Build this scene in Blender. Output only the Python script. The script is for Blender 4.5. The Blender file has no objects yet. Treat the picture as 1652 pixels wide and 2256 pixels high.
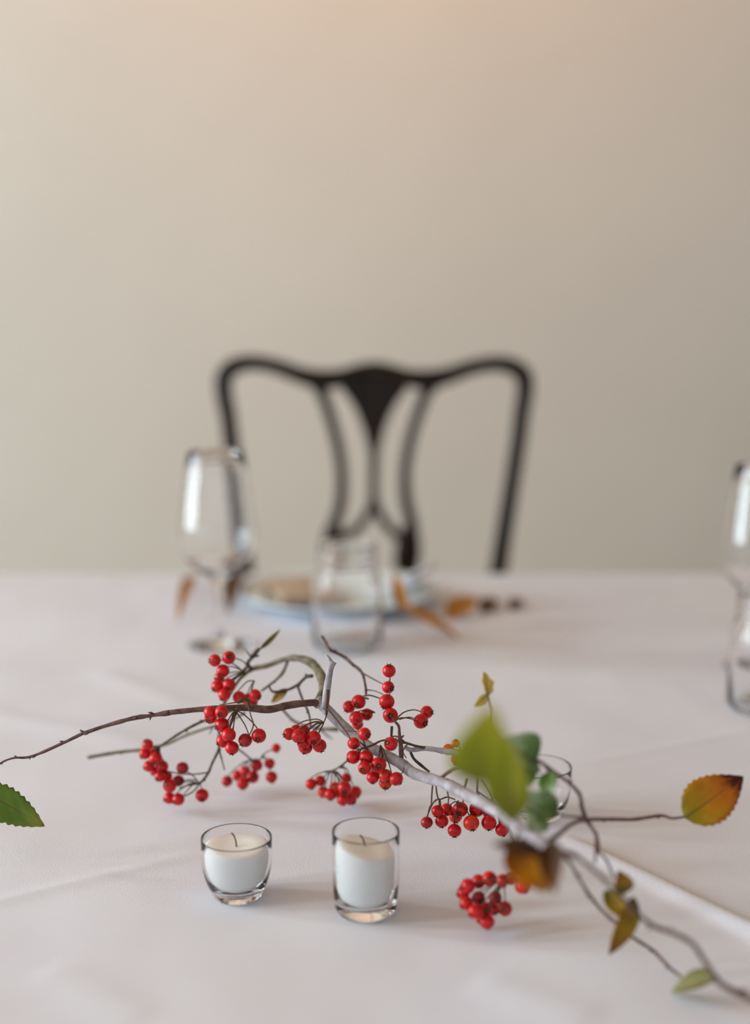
import bpy, bmesh, math, random
from mathutils import Vector, Matrix, Quaternion, noise
random.seed(7)
S = bpy.context.scene
# ------------------------------------------------------------------ camera
F = 3220.0; PW, PH = 1652, 2256
PITCH = math.radians(10.5)
TABLE = 0.75
CAMH = TABLE + 0.485
cam_d = bpy.data.cameras.new('camera'); cam = bpy.data.objects.new('camera', cam_d)
S.collection.objects.link(cam); S.camera = cam
cam.location = (0, 0, CAMH); cam.rotation_euler = (math.pi/2 - PITCH, 0, 0)
cam_d.sensor_fit = 'VERTICAL'; cam_d.sensor_height = 56.0; cam_d.sensor_width = 41.0
cam_d.lens = F/PH*56.0
cam_d.dof.use_dof = True; cam_d.dof.focus_distance = 1.15; cam_d.dof.aperture_fstop = 2.8
cam_d.clip_start = 0.05
# ------------------------------------------------------------------ light
S.view_settings.view_transform = 'Standard'; S.view_settings.look = 'None'
S.view_settings.gamma = 1; S.view_settings.exposure = 0.04
w = bpy.data.worlds.new('world'); S.world = w; w.use_nodes = True
bg = w.node_tree.nodes['Background']; bg.inputs[0].default_value = (0.74, 0.88, 1.0, 1); bg.inputs[1].default_value = 0.9
def area(name, loc, target, sx, sy, power, col):
    d = bpy.data.lights.new(name, 'AREA'); d.shape = 'RECTANGLE'; d.size = sx; d.size_y = sy
    d.energy = power; d.color = col
    o = bpy.data.objects.new(name, d); S.collection.objects.link(o)
    o.location = loc
    o.rotation_euler = (Vector(target)-Vector(loc)).to_track_quat('-Z', 'Y').to_euler()
    return o
# daylight standing in the three tall windows of the left wall
LX = -3.8
WIN_Y = [(-0.2, 0.3), (0.8, 1.3), (1.8, 2.3)]
WIN_Z = (0.4, 3.1)
for (a, b) in WIN_Y:
    area('window_daylight', (LX-.06, (a+b)/2, sum(WIN_Z)/2), (0, (a+b)/2, sum(WIN_Z)/2), b-a, WIN_Z[1]-WIN_Z[0], 100, (0.77, 0.91, 1.0))
# added warm fill washing the upper back wall, no fixture of the room
wall_wash = area('added_warm_wash', (0.0, 3.1, 3.25), (0.0, 4.2, 2.2), 2.0, 0.2, 6.0, (1.0, 0.42, 0.12)); wall_wash.data.spread = math.radians(90)

# ------------------------------------------------------------------ helpers
R3 = Vector((1, 0, 0)); U3 = Vector((0, math.sin(PITCH), math.cos(PITCH))); F3 = Vector((0, math.cos(PITCH), -math.sin(PITCH)))
CAM = Vector((0, 0, CAMH))
def ray(px, py): return R3*((px-PW/2)/F) - U3*((py-PH/2)/F) + F3
def P(px, py, z): return CAM + ray(px, py)*z                  # a point at depth z from the lens
def T(px, py, h=0.0):                                         # a point at height h over the table top
    d = ray(px, py); return CAM + d*((TABLE+h-CAMH)/d.z)
def VY(px, py, Y): d = ray(px, py); return CAM + d*(Y/d.y)    # a point on the vertical plane y = Y

def srgb(r, g, b):
    f = lambda c: ((c/255+0.055)/1.055)**2.4 if c/255 > 0.04045 else c/255/12.92
    return (f(r), f(g), f(b), 1)
def nt(name):
    m = bpy.data.materials.new(name); m.use_nodes = True
    return m, m.node_tree.nodes, m.node_tree.links, m.node_tree.nodes['Principled BSDF']
def mat(name, col, rough=0.5, col2=None, nscale=20, spec=0.5, sss=0, bump=0, bscale=200, stretch=None, trans=0, ior=1.45, detail=4):
    m, N, L, p = nt(name)
    p.inputs['Roughness'].default_value = rough; p.inputs['Specular IOR Level'].default_value = spec
    p.inputs['Base Color'].default_value = col; p.inputs['IOR'].default_value = ior
    p.inputs['Transmission Weight'].default_value = trans
    tc = N.new('ShaderNodeTexCoord'); src = tc.outputs['Object']
    if stretch:
        mp = N.new('ShaderNodeMapping'); mp.inputs['Scale'].default_value = stretch; L.new(src, mp.inputs[0]); src = mp.outputs[0]
    if col2:
        n = N.new('ShaderNodeTexNoise'); n.inputs['Scale'].default_value = nscale; n.inputs['Detail'].default_value = detail; L.new(src, n.inputs['Vector'])
        r = N.new('ShaderNodeValToRGB'); r.color_ramp.elements[0].position = .35; r.color_ramp.elements[1].position = .65
        r.color_ramp.elements[0].color = col; r.color_ramp.elements[1].color = col2
        L.new(n.outputs[0], r.inputs[0]); L.new(r.outputs[0], p.inputs['Base Color'])
    if sss:
        p.inputs['Subsurface Weight'].default_value = sss; p.inputs['Subsurface Radius'].default_value = (1, .5, .35); p.inputs['Subsurface Scale'].default_value = .006
    if bump:
        n2 = N.new('ShaderNodeTexNoise'); n2.inputs['Scale'].default_value = bscale; n2.inputs['Detail'].default_value = 3; L.new(src, n2.inputs['Vector'])
        b = N.new('ShaderNodeBump'); b.inputs['Strength'].default_value = bump; b.inputs['Distance'].default_value = .001
        L.new(n2.outputs[0], b.inputs['Height']); L.new(b.outputs[0], p.inputs['Normal'])
    return m
def leaf_mat(name, stops, spots=(90, 50, 20), spot_amt=.35, transl=.35):
    m, N, L, p = nt(name)
    uv = N.new('ShaderNodeUVMap'); sx = N.new('ShaderNodeSeparateXYZ'); L.new(uv.outputs[0], sx.inputs[0])
    nz = N.new('ShaderNodeTexNoise'); nz.inputs['Scale'].default_value = 3.5; nz.inputs['Detail'].default_value = 4; L.new(uv.outputs[0], nz.inputs['Vector'])
    ma = N.new('ShaderNodeMath'); ma.operation = 'MULTIPLY_ADD'; L.new(nz.outputs[0], ma.inputs[0]); ma.inputs[1].default_value = .5
    ad = N.new('ShaderNodeMath'); ad.operation = 'SUBTRACT'; L.new(sx.outputs[1], ad.inputs[0]); ad.inputs[1].default_value = .25; L.new(ad.outputs[0], ma.inputs[2])
    r = N.new('ShaderNodeValToRGB'); L.new(ma.outputs[0], r.inputs[0])
    r.color_ramp.elements[0].position = stops[0][0]; r.color_ramp.elements[0].color = srgb(*stops[0][1])
    r.color_ramp.elements[1].position = stops[-1][0]; r.color_ramp.elements[1].color = srgb(*stops[-1][1])
    for s, c in stops[1:-1]:
        e = r.color_ramp.elements.new(s); e.color = srgb(*c)
    # paler side veins, browner blotches
    wv = N.new('ShaderNodeTexWave'); wv.inputs['Scale'].default_value = 1.7; wv.inputs['Distortion'].default_value = .6
    mp = N.new('ShaderNodeMapping'); mp.inputs['Rotation'].default_value = (0, 0, 1.1); L.new(uv.outputs[0], mp.inputs[0]); L.new(mp.outputs[0], wv.inputs['Vector'])
    n3 = N.new('ShaderNodeTexNoise'); n3.inputs['Scale'].default_value = 9; L.new(uv.outputs[0], n3.inputs['Vector'])
    r3 = N.new('ShaderNodeValToRGB'); r3.color_ramp.elements[0].position = .58; r3.color_ramp.elements[1].position = .72; L.new(n3.outputs[0], r3.inputs[0])
    sc = N.new('ShaderNodeMath'); sc.operation = 'MULTIPLY'; L.new(r3.outputs[0], sc.inputs[0]); sc.inputs[1].default_value = spot_amt
    mx = N.new('ShaderNodeMixRGB'); L.new(sc.outputs[0], mx.inputs[0]); L.new(r.outputs[0], mx.inputs[1]); mx.inputs[2].default_value = srgb(*spots)
    L.new(mx.outputs[0], p.inputs['Base Color']); p.inputs['Roughness'].default_value = .5; p.inputs['Specular IOR Level'].default_value = .35
    bp = N.new('ShaderNodeBump'); bp.inputs['Strength'].default_value = .25; bp.inputs['Distance'].default_value = .0006; L.new(wv.outputs[0], bp.inputs['Height']); L.new(bp.outputs[0], p.inputs['Normal'])
    tr = N.new('ShaderNodeBsdfTranslucent'); L.new(mx.outputs[0], tr.inputs[0])
    ms = N.new('ShaderNodeMixShader'); ms.inputs[0].default_value = transl
    L.new(p.outputs[0], ms.inputs[1]); L.new(tr.outputs[0], ms.inputs[2]); L.new(ms.outputs[0], N['Material Output'].inputs[0])
    return m

def mobj(name, verts, faces, m, parent=None, origin=None, smooth=True, label=None, uvs=None):
    og = Vector(origin) if origin is not None else Vector((0, 0, 0))
    me = bpy.data.meshes.new(name)
    me.from_pydata([Vector(v)-og for v in verts], [], faces); me.update()
    if m: me.materials.append(m)
    if smooth: me.polygons.foreach_set('use_smooth', [True]*len(me.polygons))
    if uvs:
        ul = me.uv_layers.new(name='UVMap')
        for lp in me.loops: ul.data[lp.index].uv = uvs[lp.vertex_index]
    o = bpy.data.objects.new(name, me); S.collection.objects.link(o)
    if parent is not None:
        o.parent = parent; o.location = og - wloc(parent)
    else: o.location = og
    if label: o['label'] = label
    return o
def wloc(o):
    v = Vector(o.location)
    while o.parent: o = o.parent; v += Vector(o.location)
    return v
def tag(o, label, cat, group=None, kind=None):
    o['label'] = label; o['category'] = cat
    if group: o['group'] = group
    if kind: o['kind'] = kind
    return o
def empty(name, loc):
    o = bpy.data.objects.new(name, None); S.collection.objects.link(o); o.location = loc; o.empty_display_size = .02
    return o
def box(x0, x1, y0, y1, z0, z1):
    v = [(x, y, z) for x in (x0, x1) for y in (y0, y1) for z in (z0, z1)]
    f = [(0, 1, 3, 2), (4, 6, 7, 5), (0, 4, 5, 1), (2, 3, 7, 6), (0, 2, 6, 4), (1, 5, 7, 3)]
    return v, f
def boxobj(name, b, m, parent=None, origin=None, bevel=0):
    v, f = box(*b)
    og = origin or ((b[0]+b[1])/2, (b[2]+b[3])/2, b[4])
    o = mobj(name, v, f, m, parent, og, smooth=False)
    if bevel:
        md = o.modifiers.new('bevel', 'BEVEL'); md.width = bevel; md.segments = 3
    return o
def lathe(name, prof, m, loc, parent=None, seg=64, tilt=None, wob=None):
    """closed profile of (r, z), turned about the vertical; r = 0 points become poles"""
    v, f, rings = [], [], []
    for (r, z) in prof:
        if r < 1e-6: rings.append([len(v)]); v.append(Vector((0, 0, z)))
        else:
            rings.append(list(range(len(v), len(v)+seg)))
            for i in range(seg):
                a = 2*math.pi*i/seg; dz = wob(r, z, a) if wob else 0
                v.append(Vector((r*math.cos(a), r*math.sin(a), z+dz)))
    for A, B in zip(rings, rings[1:]):
        for i in range(seg):
            j = (i+1) % seg
            if len(A) == 1 and len(B) == 1: break
            if len(A) == 1: f.append((A[0], B[j], B[i]))
            elif len(B) == 1: f.append((A[i], A[j], B[0]))
            else: f.append((A[i], A[j], B[j], B[i]))
    if tilt is not None:
        q = Quaternion(tilt[0], tilt[1]); v = [q @ p for p in v]
    loc = Vector(loc)
    return mobj(name, [p+loc for p in v], f, m, parent, loc)
def smooth_path(pts, n=6):
    """Catmull-Rom through tuples of floats"""
    out = []
    for i in range(len(pts)-1):
        p0 = pts[max(i-1, 0)]; p1 = pts[i]; p2 = pts[i+1]; p3 = pts[min(i+2, len(pts)-1)]
        for k in range(n):
            t = k/n
            out.append(tuple(.5*((2*b)+(-a+c)*t+(2*a-5*b+4*c-d)*t*t+(-a+3*b-3*c+d)*t**3) for a, b, c, d in zip(p0, p1, p2, p3)))
    out.append(tuple(pts[-1])); return out
def tube_geo(pts, rads, seg=8, knob=0.0, v=None, f=None):
    v = [] if v is None else v; f = [] if f is None else f
    pts = [Vector(p) for p in pts]; n = None; b0 = len(v); N_ = len(pts)
    for i, p in enumerate(pts):
        t = (pts[min(i+1, N_-1)]-pts[max(i-1, 0)]).normalized()
        if n is None:
            n = t.orthogonal().normalized()
        n = (n - t*n.dot(t)).normalized(); bn = t.cross(n)
        r = rads[i]*(1+knob*(noise.noise(p*90)+.6*noise.noise(p*260)))
        for k in range(seg):
            a = 2*math.pi*k/seg
            rr = r*(1+knob*.5*noise.noise(p*150+Vector((math.cos(a), math.sin(a), 0))*2))
            v.append(p + (n*math.cos(a)+bn*math.sin(a))*rr)
    for i in range(N_-1):
        for k in range(seg):
            a = b0+i*seg+k; b = b0+i*seg+(k+1) % seg
            f.append((a, b, b+seg, a+seg))
    f.append(tuple(b0+k for k in reversed(range(seg)))); f.append(tuple(b0+(N_-1)*seg+k for k in range(seg)))
    return v, f
def bar_geo(pts, hw, hd, v, f, ydir=Vector((0, 1, 0))):
    """flat rounded bar in a vertical plane: half width hw[i] in plane, half depth hd"""
    pts = [Vector(p) for p in pts]; N_ = len(pts); b0 = len(v); seg = 12
    for i, p in enumerate(pts):
        t = (pts[min(i+1, N_-1)]-pts[max(i-1, 0)]).normalized(); s = t.cross(ydir).normalized()
        for k in range(seg):
            a = 2*math.pi*(k+.5)/seg; c, d = math.cos(a), math.sin(a)
            c = math.copysign(abs(c)**.6, c); d = math.copysign(abs(d)**.6, d)
            v.append(p + s*(hw[i]*c) + ydir*(hd*d))
    for i in range(N_-1):
        for k in range(seg):
            a = b0+i*seg+k; b = b0+i*seg+(k+1) % seg
            f.append((a, b, b+seg, a+seg))
    f.append(tuple(b0+k for k in reversed(range(seg)))); f.append(tuple(b0+(N_-1)*seg+k for k in range(seg)))

# ------------------------------------------------------------------ materials
M_wall = mat('painted_plaster', srgb(204, 198, 188), .85, srgb(199, 193, 183), 1.2, spec=.2, bump=.15, bscale=60)
M_ceil = mat('ceiling_paint', srgb(200, 162, 124), .9, spec=.2)
M_floor = mat('oak_floor', srgb(190, 172, 152), .45, srgb(172, 152, 130), 6, stretch=(8, .8, 1))
M_frame = mat('white_gloss_paint', srgb(225, 225, 220), .4)
M_cloth = mat('white_cotton', srgb(231, 232, 240), .9, srgb(227, 227, 237), 5, spec=.15, bump=.25, bscale=900)
M_tablewood = mat('table_pine', srgb(140, 100, 65), .5, srgb(110, 75, 48), 10, stretch=(1, 8, 1))
M_chair = mat('ebonised_wood', srgb(16, 13, 9), .35, srgb(34, 20, 8), 8, spec=.25, stretch=(3, 3, .5))
M_seat = mat('dark_seat_fabric', srgb(60, 50, 42), .85, srgb(75, 62, 50), 60, bump=.4)
M_bark = mat('pale_bark', srgb(180, 172, 176), .7, srgb(138, 126, 126), 90, bump=.6, bscale=400, sss=0)
M_twig = mat('brown_twig_bark', srgb(112, 80, 70), .6, srgb(70, 46, 40), 160, bump=.6, bscale=600)
M_olive = mat('olive_twig_bark', srgb(128, 116, 92), .7, srgb(84, 74, 52), 120, bump=.6, bscale=500)
M_dark = mat('dark_twig_bark', srgb(84, 66, 46), .65, srgb(52, 42, 28), 160, bump=.5, bscale=500)
M_stalk = mat('berry_stalk', srgb(104, 62, 44), .6, srgb(78, 60, 40), 150)
M_red = mat('red_berry_skin', srgb(208, 8, 14), .33, srgb(180, 6, 12), 1.1, sss=.12)
M_orange = mat('orange_red_berry_skin', srgb(214, 62, 22), .36, srgb(206, 30, 20), 1.2, sss=.12)
M_darkred = mat('dark_red_berry_skin', srgb(150, 14, 20), .35, srgb(172, 20, 20), 1.2, sss=.1)
M_calyx = mat('dry_calyx', srgb(24, 14, 8), .8, srgb(80, 40, 16), 6)
M_wax = mat('white_wax', srgb(250, 249, 245), .5, sss=.3)
M_wick = mat('cotton_wick', srgb(70, 62, 60), .9)
M_glass = mat('clear_glass', (1, 1, 1, 1), 0.0, trans=1.0, ior=1.52)
M_thin = mat('thin_clear_glass', (1, 1, 1, 1), 0.0, trans=1.0, ior=1.36)
M_plate = mat('pale_blue_glaze', srgb(222, 232, 234), .15)
M_linen = mat('beige_linen', srgb(196, 172, 150), .9, srgb(182, 158, 136), 120, bump=.4)
M_wlinen = mat('pale_grey_linen', srgb(214, 218, 226), .9, srgb(204, 208, 216), 120, bump=.4)
L_green = leaf_mat('green_leaf', [(0, (112, 136, 40)), (.6, (98, 126, 34)), (.95, (140, 142, 50))], spot_amt=.15)
L_lime = leaf_mat('yellow_green_leaf', [(0, (128, 132, 6)), (.55, (164, 166, 18)), (1, (206, 190, 60))], spot_amt=.05)
L_pale = leaf_mat('grey_green_leaf', [(0, (78, 116, 44)), (.4, (130, 160, 92)), (.75, (196, 208, 182)), (1, (120, 150, 80))], spot_amt=.15)
L_orange = leaf_mat('orange_leaf', [(0, (150, 140, 20)), (.35, (186, 130, 14)), (.7, (190, 104, 16)), (.84, (90, 32, 20)), (1, (60, 24, 20))], spot_amt=.3, spots=(150, 70, 20))
L_brown = leaf_mat('brown_orange_leaf', [(0, (110, 60, 16)), (.3, (170, 100, 16)), (.6, (222, 150, 20)), (1, (170, 104, 24))], spot_amt=.6, spots=(70, 34, 14))
L_dbrown = leaf_mat('dark_brown_withered_leaf', [(0, (70, 36, 12)), (.6, (96, 54, 14)), (1, (140, 86, 18))], spot_amt=.5, spots=(50, 26, 14), transl=.2)
L_yellow = leaf_mat('yellow_curled_leaf', [(0, (190, 150, 30)), (.5, (206, 168, 40)), (1, (150, 96, 40))], spot_amt=.2)
L_ygreen = leaf_mat('yellow_olive_leaf', [(0, (96, 92, 20)), (.5, (178, 140, 26)), (.85, (160, 110, 20)), (1, (90, 44, 20))], spot_amt=.4)
L_cream = leaf_mat('pale_yellow_leaf', [(0, (206, 196, 100)), (.6, (226, 196, 100)), (1, (216, 190, 100))], spot_amt=.25, spots=(190, 110, 50))
L_olive = leaf_mat('olive_leaf', [(0, (128, 122, 60)), (1, (160, 154, 92))], spot_amt=.1)
L_dry = leaf_mat('dry_tan_leaf', [(0, (198, 134, 52)), (1, (214, 160, 88))], spot_amt=.3)
L_drydark = leaf_mat('dry_brown_leaf', [(0, (96, 62, 34)), (1, (140, 98, 58))], spot_amt=.3)

# ------------------------------------------------------------------ room shell
BACKY = 4.2; RX = 3.4; CEIL = 3.4; NEARY = -2.2
def struct(o): o['kind'] = 'structure'; return o
struct(boxobj('floor', (LX-.1, RX+.1, NEARY, BACKY+.1, -.1, 0), M_floor))
struct(boxobj('ceiling', (LX-.1, RX+.1, NEARY, BACKY+.1, CEIL, CEIL+.1), M_ceil))
struct(boxobj('wall_back', (LX-.1, RX+.1, BACKY, BACKY+.12, 0, CEIL), M_wall))
struct(boxobj('wall_right', (RX, RX+.1, NEARY, BACKY, 0, CEIL), M_wall))
v, f = [], []
def addb(b):
    vv, ff = box(*b); n = len(v); v.extend(vv); f.extend([tuple(i+n for i in q) for q in ff])
addb((LX-.1, LX, NEARY, BACKY, 0, WIN_Z[0])); addb((LX-.1, LX, NEARY, BACKY, WIN_Z[1], CEIL))
ys = [NEARY]+[q for ab in WIN_Y for q in ab]+[BACKY]
for a, b in zip(ys[0::2], ys[1::2]): addb((LX-.1, LX, a, b, WIN_Z[0], WIN_Z[1]))
struct(mobj('wall_left', v, f, M_wall, origin=(LX, 1, 0), smooth=False))
for i, (a, b) in enumerate(WIN_Y):
    v, f = [], []; t = .035
    for q in ((LX-.05, LX-.01, a, a+t, *WIN_Z), (LX-.05, LX-.01, b-t, b, *WIN_Z), (LX-.05, LX-.01, a, b, WIN_Z[0], WIN_Z[0]+t), (LX-.05, LX-.01, a, b, WIN_Z[1]-t, WIN_Z[1])): addb(q)
    wf = struct(mobj('window_%d' % (i+1), v, f, M_frame, origin=(LX, a, WIN_Z[0]), smooth=False))
    zm = (WIN_Z[0]+WIN_Z[1])/2
    boxobj('glazing_bar', (LX-.045, LX-.015, a+t, b-t, zm-.012, zm+.012), M_frame, wf)
bb = struct(boxobj('baseboard_back', (LX, RX, BACKY-.018, BACKY, 0, .12), M_frame, bevel=.004))

# ------------------------------------------------------------------ table + cloth
TX0, TX1, TY0, TY1 = -1.35, 1.35, 0.42, 2.121
tb = tag(empty('table', (0, 1.27, 0)), 'wooden banquet table standing under the white tablecloth', 'table')
boxobj('tabletop', (TX0+.006, TX1-.006, TY0+.006, TY1-.008, TABLE-.04, TABLE-.006), M_tablewood, tb, bevel=.003)
for sx in (TX0+.12, TX1-.12):
    for sy in (TY0+.12, TY1-.12):
        boxobj('leg', (sx-.03, sx+.03, sy-.03, sy+.03, 0, TABLE-.04), M_tablewood, tb, bevel=.004)
def seg_d(x, y, a, b):
    ax, ay = a; bx, by = b; dx, dy = bx-ax, by-ay; L2 = dx*dx+dy*dy
    t = ((x-ax)*dx+(y-ay)*dy)/L2; tc = min(1, max(0, t)); L_ = math.sqrt(L2)
    s = ((x-ax)*dy-(y-ay)*dx)/L_
    e = math.hypot(x-(ax+dx*tc), y-(ay+dy*tc))
    return s, e, tc
def tp(px, py): q = T(px, py); return (q.x, q.y)
CREASE = [ # a, b, half width, height, side sign (0 symmetric)
    (tp(-300, 2052), tp(440, 1880), .007, .0016), (tp(1225, 1838), tp(1800, 2125), .0085, .0062),
    (tp(1230, 1695), tp(1900, 1560), .007, .0012), (tp(760, 1790), tp(1060, 1735), .012, .0014),
    (tp(820, 1830), tp(1120, 1772), .014, .0012), (tp(1150, 1285), tp(1750, 1345), .02, .002),
    (tp(-100, 1560), tp(330, 1640), .02, .0016), (tp(1040, 2150), tp(1330, 2256), .02, .0014),
    (tp(200, 1480), tp(420, 1560), .02, .0014), (tp(90, 2130), tp(330, 2256), .02, .0012),
]
def cloth_h(x, y):
    h = .0040*noise.noise(Vector((x*3.1, y*4.0, .3))) + .0019*noise.noise(Vector((x*8, y*7, 4.3))) + .0004*noise.noise(Vector((x*22, y*18, 1.3)))
    for a, b, wd, hh in CREASE:
        s, e, t = seg_d(x, y, a, b)
        if e < wd*3.5: h += hh*math.exp(-(e/wd)**2)*min(1, 6*t+.05, 6*(1-t)+.05)
    return h
def make_cloth():
    nx, ny = 660, 440; v, f = [], []
    # u,w run over the cloth incl. overhang; near/side/far drop .22
    D = .22; RB = .008
    us = [TX0-D + i*(TX1-TX0+2*D)/nx for i in range(nx+1)]
    ws = [TY0-D + j*(TY1-TY0+2*D)/ny for j in range(ny+1)]
    def bend(u, a, b):
        if u < a: d = a-u
        elif u > b: d = u-b
        else: return u, 0
        s = -1 if u < a else 1; base = a if u < a else b
        if d < RB*math.pi/2: th = d/RB; return base+s*RB*math.sin(th), -RB*(1-math.cos(th))
        return base+s*RB, -RB-(d-RB*math.pi/2)
    for w_ in ws:
        for u in us:
            x, dx = bend(u, TX0+RB, TX1-RB); y, dy = bend(w_, TY0+RB, TY1-RB)
            drop = min(dx, dy) if (dx and dy) else dx+dy
            if dx and dy:   # corner: let the point swing out so that the cloth hangs in a fold
                k = min(-dx, -dy); x += (.25*k if u > 0 else -.25*k); y += (.25*k if w_ > 1 else -.25*k)
            z = TABLE + drop
            if drop > -.001: z += cloth_h(x, y)
            else:
                k = min(1, -drop/.1); wv = .012*k*math.sin(u*21+1.3*math.sin(w_*5)) if dy else .012*k*math.sin(w_*23)
                if dy: y += (wv+.012*k)*(1 if w_ > 1 else -1)
                else: x += (wv+.012*k)*(1 if u > 0 else -1)
            v.append((x, y, z))
    for j in range(ny):
        for i in range(nx):
            a = j*(nx+1)+i; f.append((a, a+1, a+nx+2, a+nx+1))
    return v, f
v, f = make_cloth()
cl = mobj('tablecloth', v, f, M_cloth, origin=(0, 1.27, TABLE))
tag(cl, 'white cotton tablecloth with pressed fold creases, covering the whole table', 'tablecloth')
def on_table(px, py, rr=.022):
    q = T(px, py); q.z = TABLE + max(cloth_h(q.x+k*rr*math.cos(a), q.y+k*rr*math.sin(a)) for k in (0, .5, 1) for a in (0, .8, 1.6, 2.4, 3.1, 3.9, 4.7, 5.5)) + .0003
    return q

# ------------------------------------------------------------------ chair
CY = 2.42
ch = tag(empty('dining_chair', (0, CY, 0)), 'dark wooden dining chair with serpentine crest and pierced fan splat behind the table', 'chair')
PXM = CY/F/.98    # metres per photo pixel on the chair's plane
wex = 2.5
def cpath(pts, n=6): 
    sp = smooth_path(pts, n)
    return [VY(a, b, CY) for a, b, _ in sp], [(c+wex)*PXM for _, _, c in sp]
def bar(name, lists, hd=.011, m=M_chair, n=6):
    v, f = [], []
    for l in lists:
        p, r = cpath(l, n); bar_geo(p, r, hd, v, f)
    return mobj(name, v, f, m, ch, sum((Vector(q) for q in v), Vector())/len(v))
crestL = [(500, 905, 15), (493, 862, 16), (495, 828, 17), (518, 806, 16), (560, 799, 14), (610, 808, 14), (660, 826, 16), (705, 836, 19), (752, 832, 17), (790, 818, 14), (824, 812, 14)]
crestR = [(1150, 905, 15), (1156, 862, 16), (1153, 828, 17), (1130, 808, 16), (1090, 801, 14), (1040, 809, 14), (990, 826, 16), (945, 836, 19), (898, 832, 17), (858, 818, 14), (824, 812, 14)]
cr = bar('crest_rail', [crestL, crestR], .013)
def stile(pts, footx):
    p, r = cpath(pts); v, f = [], []
    top = p[-1]
    foot = [Vector((footx, CY-.005, .46)), Vector((footx, CY+.02, .25)), Vector((footx*1.04+(-.0), CY+.07, .0))]
    allp = p + foot; allr = r + [.019, .018, .015]
    sp = smooth_path([(*q, rr) for q, rr in zip(allp, allr)], 2)
    bar_geo([Vector(q[:3]) for q in sp], [q[3] for q in sp], .014, v, f)
    return mobj('stile', v, f, M_chair, ch, (footx, CY, 0))
xl = VY(541, 1262, CY).x; xr = VY(1097, 1262, CY).x
stile([(500, 895, 15), (508, 960, 15), (518, 1050, 15), (530, 1170, 16), (541, 1262, 17)], xl+.03)
stile([(1150, 895, 15), (1143, 960, 15), (1128, 1060, 15), (1109, 1180, 16), (1097, 1262, 17)], xr-.03)
# fan-shaped head of the splat: a pierced plate between crest and column
outl = [(740, 830), (768, 812), (795, 802), (824, 798), (853, 802), (880, 812), (908, 830), (894, 862), (874, 888), (858, 918), (846, 952), (837, 990), (831, 1030),
        (817, 1030), (811, 990), (801, 952), (789, 918), (774, 888), (754, 862)]
bm = bmesh.new()
fv = [bm.verts.new(VY(a, b, CY-.010)) for a, b in outl]; bm.faces.new(fv)
r_ = bmesh.ops.extrude_face_region(bm, geom=bm.faces[:]); 
for e in r_['geom']:
    if isinstance(e, bmesh.types.BMVert): e.co.y += .020
bmesh.ops.recalc_face_normals(bm, faces=bm.faces)
me = bpy.data.meshes.new('splat_fan'); bm.to_mesh(me); bm.free(); me.materials.append(M_chair)
o = bpy.data.objects.new('splat_fan', me); S.collection.objects.link(o); o.parent = ch; o.location = -Vector(ch.location)
md = o.modifiers.new('bevel', 'BEVEL'); md.width = .004; md.segments = 3; md.limit_method = 'ANGLE'
bar('splat_column', [[(824, 1010, 9), (823, 1060, 8), (823, 1112, 9)], [(822, 1105, 8), (806, 1140, 8), (782, 1168, 8), (752, 1188, 9)], [(824, 1105, 8), (840, 1140, 8), (862, 1168, 8), (890, 1190, 9)]], .009)
bar('splat_rib', [[(694, 838, 15), (712, 872, 11), (731, 930, 10), (746, 990, 10), (753, 1050, 10), (750, 1110, 11), (738, 1150, 12), (733, 1188, 22), (738, 1230, 24), (745, 1290, 18), (742, 1400, 16), (740, 1520, 16)]], .010)
bar('splat_rib', [[(956, 838, 15), (936, 872, 11), (915, 930, 10), (899, 990, 10), (892, 1050, 10), (896, 1110, 11), (906, 1150, 12), (901, 1188, 23), (897, 1228, 27), (893, 1290, 18), (896, 1400, 16), (898, 1520, 16)]], .010)
boxobj('seat_rail', (xl+.03, xr-.03, CY-.013, CY+.013, .40, .47), M_chair, ch, bevel=.004)
cx = (xl+xr)/2
v, f = [], []
sb = [(-.235, -.42), (.235, -.42), (.185, -.015), (-.185, -.015)]
v = [(cx+a, CY+b, z) for z in (.385, .455) for a, b in sb]
f = [(3, 2, 1, 0), (4, 5, 6, 7), (0, 1, 5, 4), (1, 2, 6, 5), (2, 3, 7, 6), (3, 0, 4, 7)]
o = mobj('seat_frame', v, f, M_chair, ch, (cx, CY-.2, .385), smooth=False)
nn = 14; v, f = [], []
for j in range(nn+1):
    for i in range(nn+1):
        a, b = i/nn*2-1, j/nn
        hw = (.225*(1-b)+.175*b); v.append((cx+a*hw, CY-.41+b*.385, .456+.03*(1-abs(a)**6)*(1-abs(2*b-1)**6)))
for j in range(nn):
    for i in range(nn): k = j*(nn+1)+i; f.append((k, k+1, k+nn+2, k+nn+1))
mobj('seat', v, f, M_seat, ch, (cx, CY-.2, .456))
for s in (-1, 1):
    v, f = [], []
    bar_geo([Vector((cx+s*.21, CY-.395, .39)), Vector((cx+s*.212, CY-.397, .2)), Vector((cx+s*.215, CY-.40, 0))], [.022, .018, .015], .018, v, f)
    mobj('leg', v, f, M_chair, ch, (cx+s*.21, CY-.395, 0))

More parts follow.
